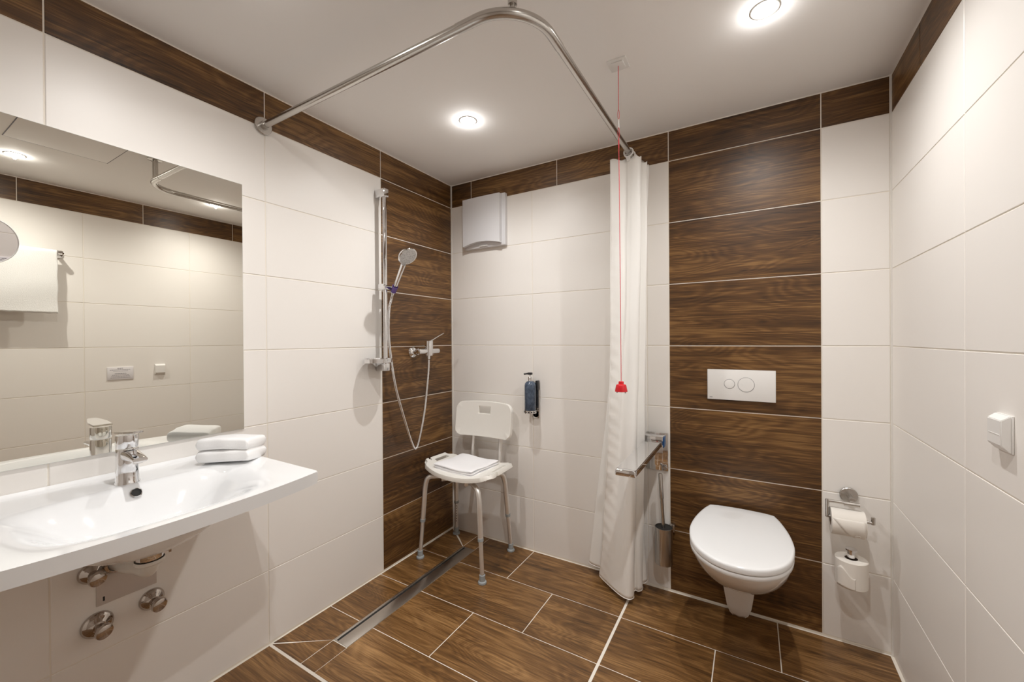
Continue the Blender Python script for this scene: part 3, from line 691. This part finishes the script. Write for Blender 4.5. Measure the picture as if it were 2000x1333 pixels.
# ------------------------------------------------------------------ grab rail
t = thing('grab_rail', 'chrome fold-down support rail projecting from the wall beside the toilet', 'grab rail', (1.288, 0, .67))
bm = B(); box(bm, (1.236, -.010, .583), (1.338, -.0003, .768), .0015); box(bm, (1.246, -.012, .608), (1.313, -.010, .72), .0006); obj('wall_plate', bm, 'chrome', t)
bm = B(); box(bm, (1.240, -.080, .714), (1.3265, -.0101, .764), .004); obj('hinge_block', bm, 'chrome', t)
bm = B(); zt_ = .748
sec = [(-.038, 0), (.038, 0), (.038, -.024), (-.038, -.024)]
ring = lambda y, s=1.0, dz=0: [Vector((1.288+q*s, y, zt_+w_+dz)) for q, w_ in sec]
loft(bm, [ring(-.045), ring(-.585)]); bmesh.ops.bevel(bm, geom=[e for e in bm.edges], offset=.0025, segments=2, affect='EDGES')
obj('rail_arm', bm, 'chrome', t)
bm = B(); box(bm, (1.250, -.603, zt_-.0245), (1.326, -.5852, zt_+.0005), .006, 3); obj('end_cap', bm, 'chrome', t)
bm = B(); box(bm, (1.3265, -.078, .712), (1.3300, -.026, .760), .001); obj('blue_pad', bm, 'blue', t)['label'] = 'blue protective film'
bm = B(); tube(bm, [(1.326, -.012, .600), (1.326, -.024, .600)], .009, 20); obj('stop_button', bm, 'steel', t)

# ------------------------------------------------------------------ toilet brush
t = thing('toilet_brush', 'steel toilet brush in a wall-mounted cylindrical holder beneath the grab rail', 'toilet brush', (1.325, 0, .16))
bx_, by_ = 1.325, -.062
bm = B(); lathe(bm, (bx_, by_, .160), (0, 0, 1), [(0, 0), (.040, 0), (.041, .003), (.041, .172), (.0385, .172), (.0385, .006), (0, .005)], 44); obj('brush_holder', bm, 'steel', t)
bm = B(); lathe(bm, (bx_, by_, .3315), (0, 0, 1), [(0, -.006), (.038, -.006), (.038, -.003), (0, -.003)], 32); obj('holder_inside', bm, 'dark', t)
bm = B(); p0 = Vector((bx_, by_-.002, .30)); p1 = Vector((bx_-.014, by_-.002, .585)); tube(bm, [p0, p0.lerp(p1, .58)], .0075, 20); tube(bm, [p0.lerp(p1, .58), p0.lerp(p1, .585), p1-Vector((0, 0, .004)), p1], [.0075, .0092, .0092, .0075], 20); obj('brush_handle', bm, 'steel', t)
bm = B(); box(bm, (bx_+.020, -.028, .300), (bx_+.043, -.0003, .336), .002); obj('wall_bracket', bm, 'steel', t)

# ------------------------------------------------------------------ toilet
TX = 1.646
t = thing('toilet', 'white wall-hung toilet with closed lid on the wood-look tiles', 'toilet', (TX, 0, .06))
half = [(.124, -.045), (.143, -.10), (.163, -.19), (.1735, -.28), (.172, -.35), (.157, -.43), (.125, -.495), (.080, -.540), (.035, -.560), (0, -.564)]
def outl(s=1.0, sy=1.0, z=0, n=6, back=None, sx=None):
    hp = [(x, y) for x, y in half]; h = catmull([(x, y, 0) for x, y in hp], n)
    bk = -.040 if back is None else back
    R = [(p.x*(s if sx is None else sx), bk+(p.y+.040)*sy) for p in h]; Lf = [(-x, y) for x, y in R[::-1][1:]]
    backp = [(-R[0][0]+2*R[0][0]*k/8, bk+.010*math.sin(PI*k/8)) for k in range(1, 8)]
    return [Vector((TX+x, y, z)) for x, y in R+Lf+backp]
def shr(z, d):   # outline shrunk by d metres
    return outl(1-d/.17, 1-d/.27, z, back=-.040-d)
bm = B(); loft(bm, [shr(.452, .004), shr(.4535, .0005), shr(.456, 0), shr(.468, 0), shr(.4725, .0015), shr(.4750, .005), shr(.4765, .012), shr(.4775, .06)]); obj('lid', bm, 'lid', t, ang=70)
bm = B(); loft(bm, [shr(.434, .004), shr(.436, .001), shr(.447, .001), shr(.4505, .003)]); obj('seat_ring', bm, 'lid', t, ang=60)
for s in (-1, 1):
    bm = B(); tube(bm, [(TX+s*.06, -.030, .458), (TX+s*.10, -.030, .458)], .011, 20); tube(bm, [(TX+s*.08, -.030, .43), (TX+s*.08, -.030, .452)], .009, 16); obj('hinge', bm, 'plastic', t)
bm = B(); RN = []
prof = [(.432, .965, .980), (.430, .985, .990), (.420, .990, .990), (.395, .975, .960), (.360, .930, .895), (.320, .850, .800), (.285, .755, .700), (.255, .640, .590), (.232, .500, .470), (.216, .34, .34), (.208, .16, .20)]
for z, sx, sy in prof:
    sl = (z-.16)*.0
    RN.append(outl(sx, sy, z, back=-.0005, sx=sx))
loft(bm, RN); obj('bowl', bm, 'toilet', t, ang=60)
bm = B()   # trap shroud hanging below the bowl
def ft(z, hw, y1, y0=-.0005):
    P_ = [(hw, y0), (hw, y1+hw*.6), (hw*.86, y1+hw*.25), (hw*.5, y1+.004), (0, y1), (-hw*.5, y1+.004), (-hw*.86, y1+hw*.25), (-hw, y1+hw*.6), (-hw, y0)]
    return [Vector((TX-.008+p.x, p.y, z)) for p in catmull([(x, y, 0) for x, y in P_], 4)]
loft(bm, [ft(.26, .066, -.20), ft(.20, .061, -.18), ft(.14, .054, -.158), ft(.09, .047, -.142), ft(.060, .036, -.136), ft(.043, .024, -.12), ft(.038, .010, -.09)]); obj('trap_shroud', bm, 'toilet', t, ang=60)

# flush plate
t = thing('flush_plate', 'white rectangular dual-flush plate with two round buttons above the toilet', 'flush plate', (1.645, 0, .95))
bm = B(); box(bm, (1.512, -.012, .950), (1.778, -.0003, 1.087), .0012); obj('plate', bm, 'plastic', t)
for x, z, r in ((1.602, 1.0225, .0205), (1.667, 1.0215, .0315)):
    bm = B(); lathe(bm, (x, -.0119, z), (0, -1, 0), [(r+.0010, 0), (r+.0012, .0006), (r+.0002, .0006)], 48); ri = obj('button_gap', bm, 'ink', t)
    bm = B(); lathe(bm, (x, -.0121, z), (0, -1, 0), [(0, .0022), (r*.8, .0020), (r-.0008, .0014), (r-.0002, 0), (0, 0)], 48); obj('flush_button', bm, 'plastic', t)
bm = B(); box(bm, (1.521, -.0123, .9585), (1.533, -.0121, .9605)); obj('printed_mark', bm, 'ink', t)

# ------------------------------------------------------------------ paper holder and rolls
hx_, hz_, hy_ = 2.022, .590, -.078
t = thing('toilet_roll_holder', 'brushed steel open-ended toilet roll holder on the wall right of the toilet', 'toilet roll holder', (2.022, 0, .592))
bm = B(); lathe(bm, (hx_, -.0003, .597), (0, -1, 0), [(0, 0), (.0295, 0), (.0295, .007), (.0275, .009), (.009, .010), (.009, .07), (0, .07)], 40); obj('wall_flange', bm, 'steel', t)
def bar(bm, pts, r=.006): tube(bm, pts, r, 14)
bm = B(); bar(bm, [(2.043, hy_, .584), (1.995, hy_, .584)], .0085); bar(bm, [(2.00, hy_, .586), (1.944, hy_, .586)]); bar(bm, [(1.944, hy_, .592), (1.944, hy_, .522)], .0065); bar(bm, [(1.940, hy_, .526), (2.086, hy_, .526)]); bar(bm, [(2.082, hy_, .520), (2.082, hy_, .547)], .0065); obj('holder_arm', bm, 'steel', t)
bm = B(); cy_, cz_ = hy_, .512; r0, r1 = .0215, .050
lathe(bm, (1.953, cy_, cz_), (1, 0, 0), [(r0, 0), (r1-.001, 0), (r1, .001), (r1, .103), (r1-.001, .104), (r0, .104)], 56, closed=True)
o = obj('toilet_roll', bm, 'paper'); tag(o, 'white toilet roll with folded sheet end hanging on the steel holder', 'toilet roll')
bm = B(); lathe(bm, (1.9535, cy_, cz_), (1, 0, 0), [(r0-.0012, 0), (r0, 0), (r0, .103), (r0-.0012, .103)], 40, closed=True); obj('cardboard_core', bm, 'card', o)
bm = B()   # folded triangular sheet end lying on the front of the roll
def sheet(a, b):
    an = math.radians(175-95*b-40); an = math.radians(60+125*b); x0_ = 1.955+.085*b; x = x0_+(2.054-x0_)*a
    rr = r1+.0014+.0008*math.sin(a*9); return Vector((x, cy_-rr*math.sin(an), cz_+rr*math.cos(an)))
grid(bm, 8, 22, sheet); s_ = obj('folded_sheet', bm, 'paper', o, ang=120); so = s_.modifiers.new('thickness', 'SOLIDIFY'); so.thickness = .0008
bm = B(); cpt = (2.030, math.radians(158)); ccp = Vector((cpt[0], cy_-(r1+.002)*math.sin(cpt[1]-.45), cz_+(r1+.002)*math.cos(cpt[1]-.45)))
lathe(bm, ccp, Vector((0, -math.sin(cpt[1]-.45), math.cos(cpt[1]-.45))), [(.0075, 0), (.0085, .0014), (.0095, 0)], 24); obj('pressed_seal', bm, 'paper', o)

t = thing('spare_roll_holder', 'vertical steel spare roll holder below the toilet roll holder', 'toilet roll holder', (2.017, 0, .27))
qx, qy = 2.017, -.078
bm = B(); lathe(bm, (qx, qy, .262), (0, 0, 1), [(0, 0), (.013, 0), (.013, .005), (.012, .006), (.012, .142), (.018, .145), (.0185, .151), (0, .153)], 32); obj('pin', bm, 'chrome', t)
bm = B(); tube(bm, [(qx, qy, .268), (qx, -.001, .268)], .006, 14); lathe(bm, (qx, -.0003, .268), (0, -1, 0), [(0, 0), (.024, 0), (.024, .006), (0, .008)], 32); obj('wall_arm', bm, 'steel', t)
bm = B(); lathe(bm, (qx, qy, .2745), (0, 0, 1), [(.0205, 0), (.049, 0), (.051, .002), (.051, .100), (.049, .102), (.0205, .102)], 56, closed=True); o = obj('toilet_roll', bm, 'paper'); tag(o, 'spare white toilet roll standing upright on the lower steel pin', 'toilet roll')
bm = B(); lathe(bm, (qx, qy, .2750), (0, 0, 1), [(.0193, 0), (.0205, 0), (.0205, .101), (.0193, .101)], 40, closed=True); obj('cardboard_core', bm, 'card', o)
bm = B()
def tail(a, b):
    an = math.radians(205+70*a); rr = .0522+.003*math.sin(a*PI)*b; return Vector((qx+rr*math.cos(an), qy+rr*math.sin(an), .2765+(.062+.018*math.sin(a*5))*b+.0))
grid(bm, 16, 8, tail); s_ = obj('loose_sheet', bm, 'paper', o, ang=120); so = s_.modifiers.new('thickness', 'SOLIDIFY'); so.thickness = .0006

# ------------------------------------------------------------------ right wall: switch, sign, towel rail
t = thing('hinged_socket', 'white wall socket with wedge-shaped hinged cover on the right wall', 'wall socket', (W, -.80, 1.02))
y0, y1, z0, z1 = -.843, -.782, .986, 1.063
bm = B(); box(bm, (W-.004, y0-.001, z0-.001), (W-.0003, y1+.001, z1+.001), .001); obj('back_plate', bm, 'plastic', t)
bm = B()
O = [[Vector((W-.004, y0, z0)), Vector((W-.004, y1, z0)), Vector((W-.004, y1, z1)), Vector((W-.004, y0, z1))],
     [Vector((W-.006, y0, z0)), Vector((W-.006, y1, z0)), Vector((W-.006, y1, z1)), Vector((W-.006, y0, z1))],
     [Vector((W-.019, y0+.001, z0+.014)), Vector((W-.019, y1-.003, z0+.014)), Vector((W-.019, y1-.003, z1-.010)), Vector((W-.019, y0+.001, z1-.010))]]
loft(bm, O); bmesh.ops.bevel(bm, geom=bm.edges[:], offset=.0012, segments=2, affect='EDGES'); obj('hinged_cover', bm, 'plastic', t)
bm = B(); box(bm, (W-.0196, y0+.006, z0+.036), (W-.0188, y1-.010, z0+.037)); obj('cover_ridge', bm, 'plastic', t)

t = thing('notice_sign', 'small white printed notice plate on the right wall, seen in the mirror', 'sign', (W, -1.033, 1.0))
bm = B(); box(bm, (W-.005, -1.102, .966), (W-.0003, -.964, 1.054), .0008); obj('plate', bm, 'sign', t)
bm = B(); rq = random.Random(2)
for k, (wd, hh) in enumerate(((.034, .0034), (.112, .0026), (.076, .0022), None, (.060, .0034), (.090, .0026), (.098, .0022), (.106, .0022)) if False else ((.034, .0034), (.112, .0026), (.076, .0022), (0, 0), (.060, .0034), (.090, .0026), (.098, .0022), (.106, .0022))):
    if wd == 0: continue
    z = 1.043-.0092*k; y = -1.033-wd/2
    while y < -1.033+wd/2-.003:
        l = rq.uniform(.003, .009); l = min(l, -1.033+wd/2-y); box(bm, (W-.0053, y, z), (W-.0050, y+l, z+hh)); y += l+.0017
obj('printed_text', bm, 'ink', t)

t = thing('towel_rail', 'chrome towel rail with ring end on the right wall, seen in the mirror', 'towel rail', (W, -1.6, 1.785))
rx_ = W-.078; rz = 1.795
bm = B(); tube(bm, [(rx_, -1.322, rz), (rx_, -1.93, rz)], .008, 20); obj('rail_bar', bm, 'chrome', t)
for y in (-1.330, -1.92):
    bm = B(); lathe(bm, (W-.0003, y, rz), (-1, 0, 0), [(0, 0), (.026, 0), (.026, .008), (.023, .011), (.010, .012), (.010, .078), (.013, .082), (.013, .088), (0, .09)], 36); obj('rail_post', bm, 'chrome', t)
bm = B(); ths = .011
def tw(a, b):
    # draped profile over the rail: front long, back shorter
    L = a*1.0; y = -1.347-(.50)*b
    if L < .5: q = L/.5; x = rx_-.0125; z = 1.412+(rz-1.412)*q; off = Vector((0, 0, 0)); x += .003*math.sin(q*9+b*3)*(1-q)
    elif L < .62: q = (L-.5)/.12; an = PI-PI*q; x = rx_+.0125*math.cos(an); z = rz+.0125*math.sin(an)
    else: q = (L-.62)/.38; x = rx_+.0125+.001; z = rz-(rz-1.47)*q
    y += .0015*math.sin(z*45)
    return Vector((x, y, z+(.002*math.sin(b*60) if a == 0 else 0)))
grid(bm, 60, 70, tw); o = obj('bath_towel', bm, 'bathtowel', ang=180); so = o.modifiers.new('thickness', 'SOLIDIFY'); so.thickness = .007; so.offset = 0
tag(o, 'white terry bath towel hanging on the rail, seen in the mirror', 'towel')
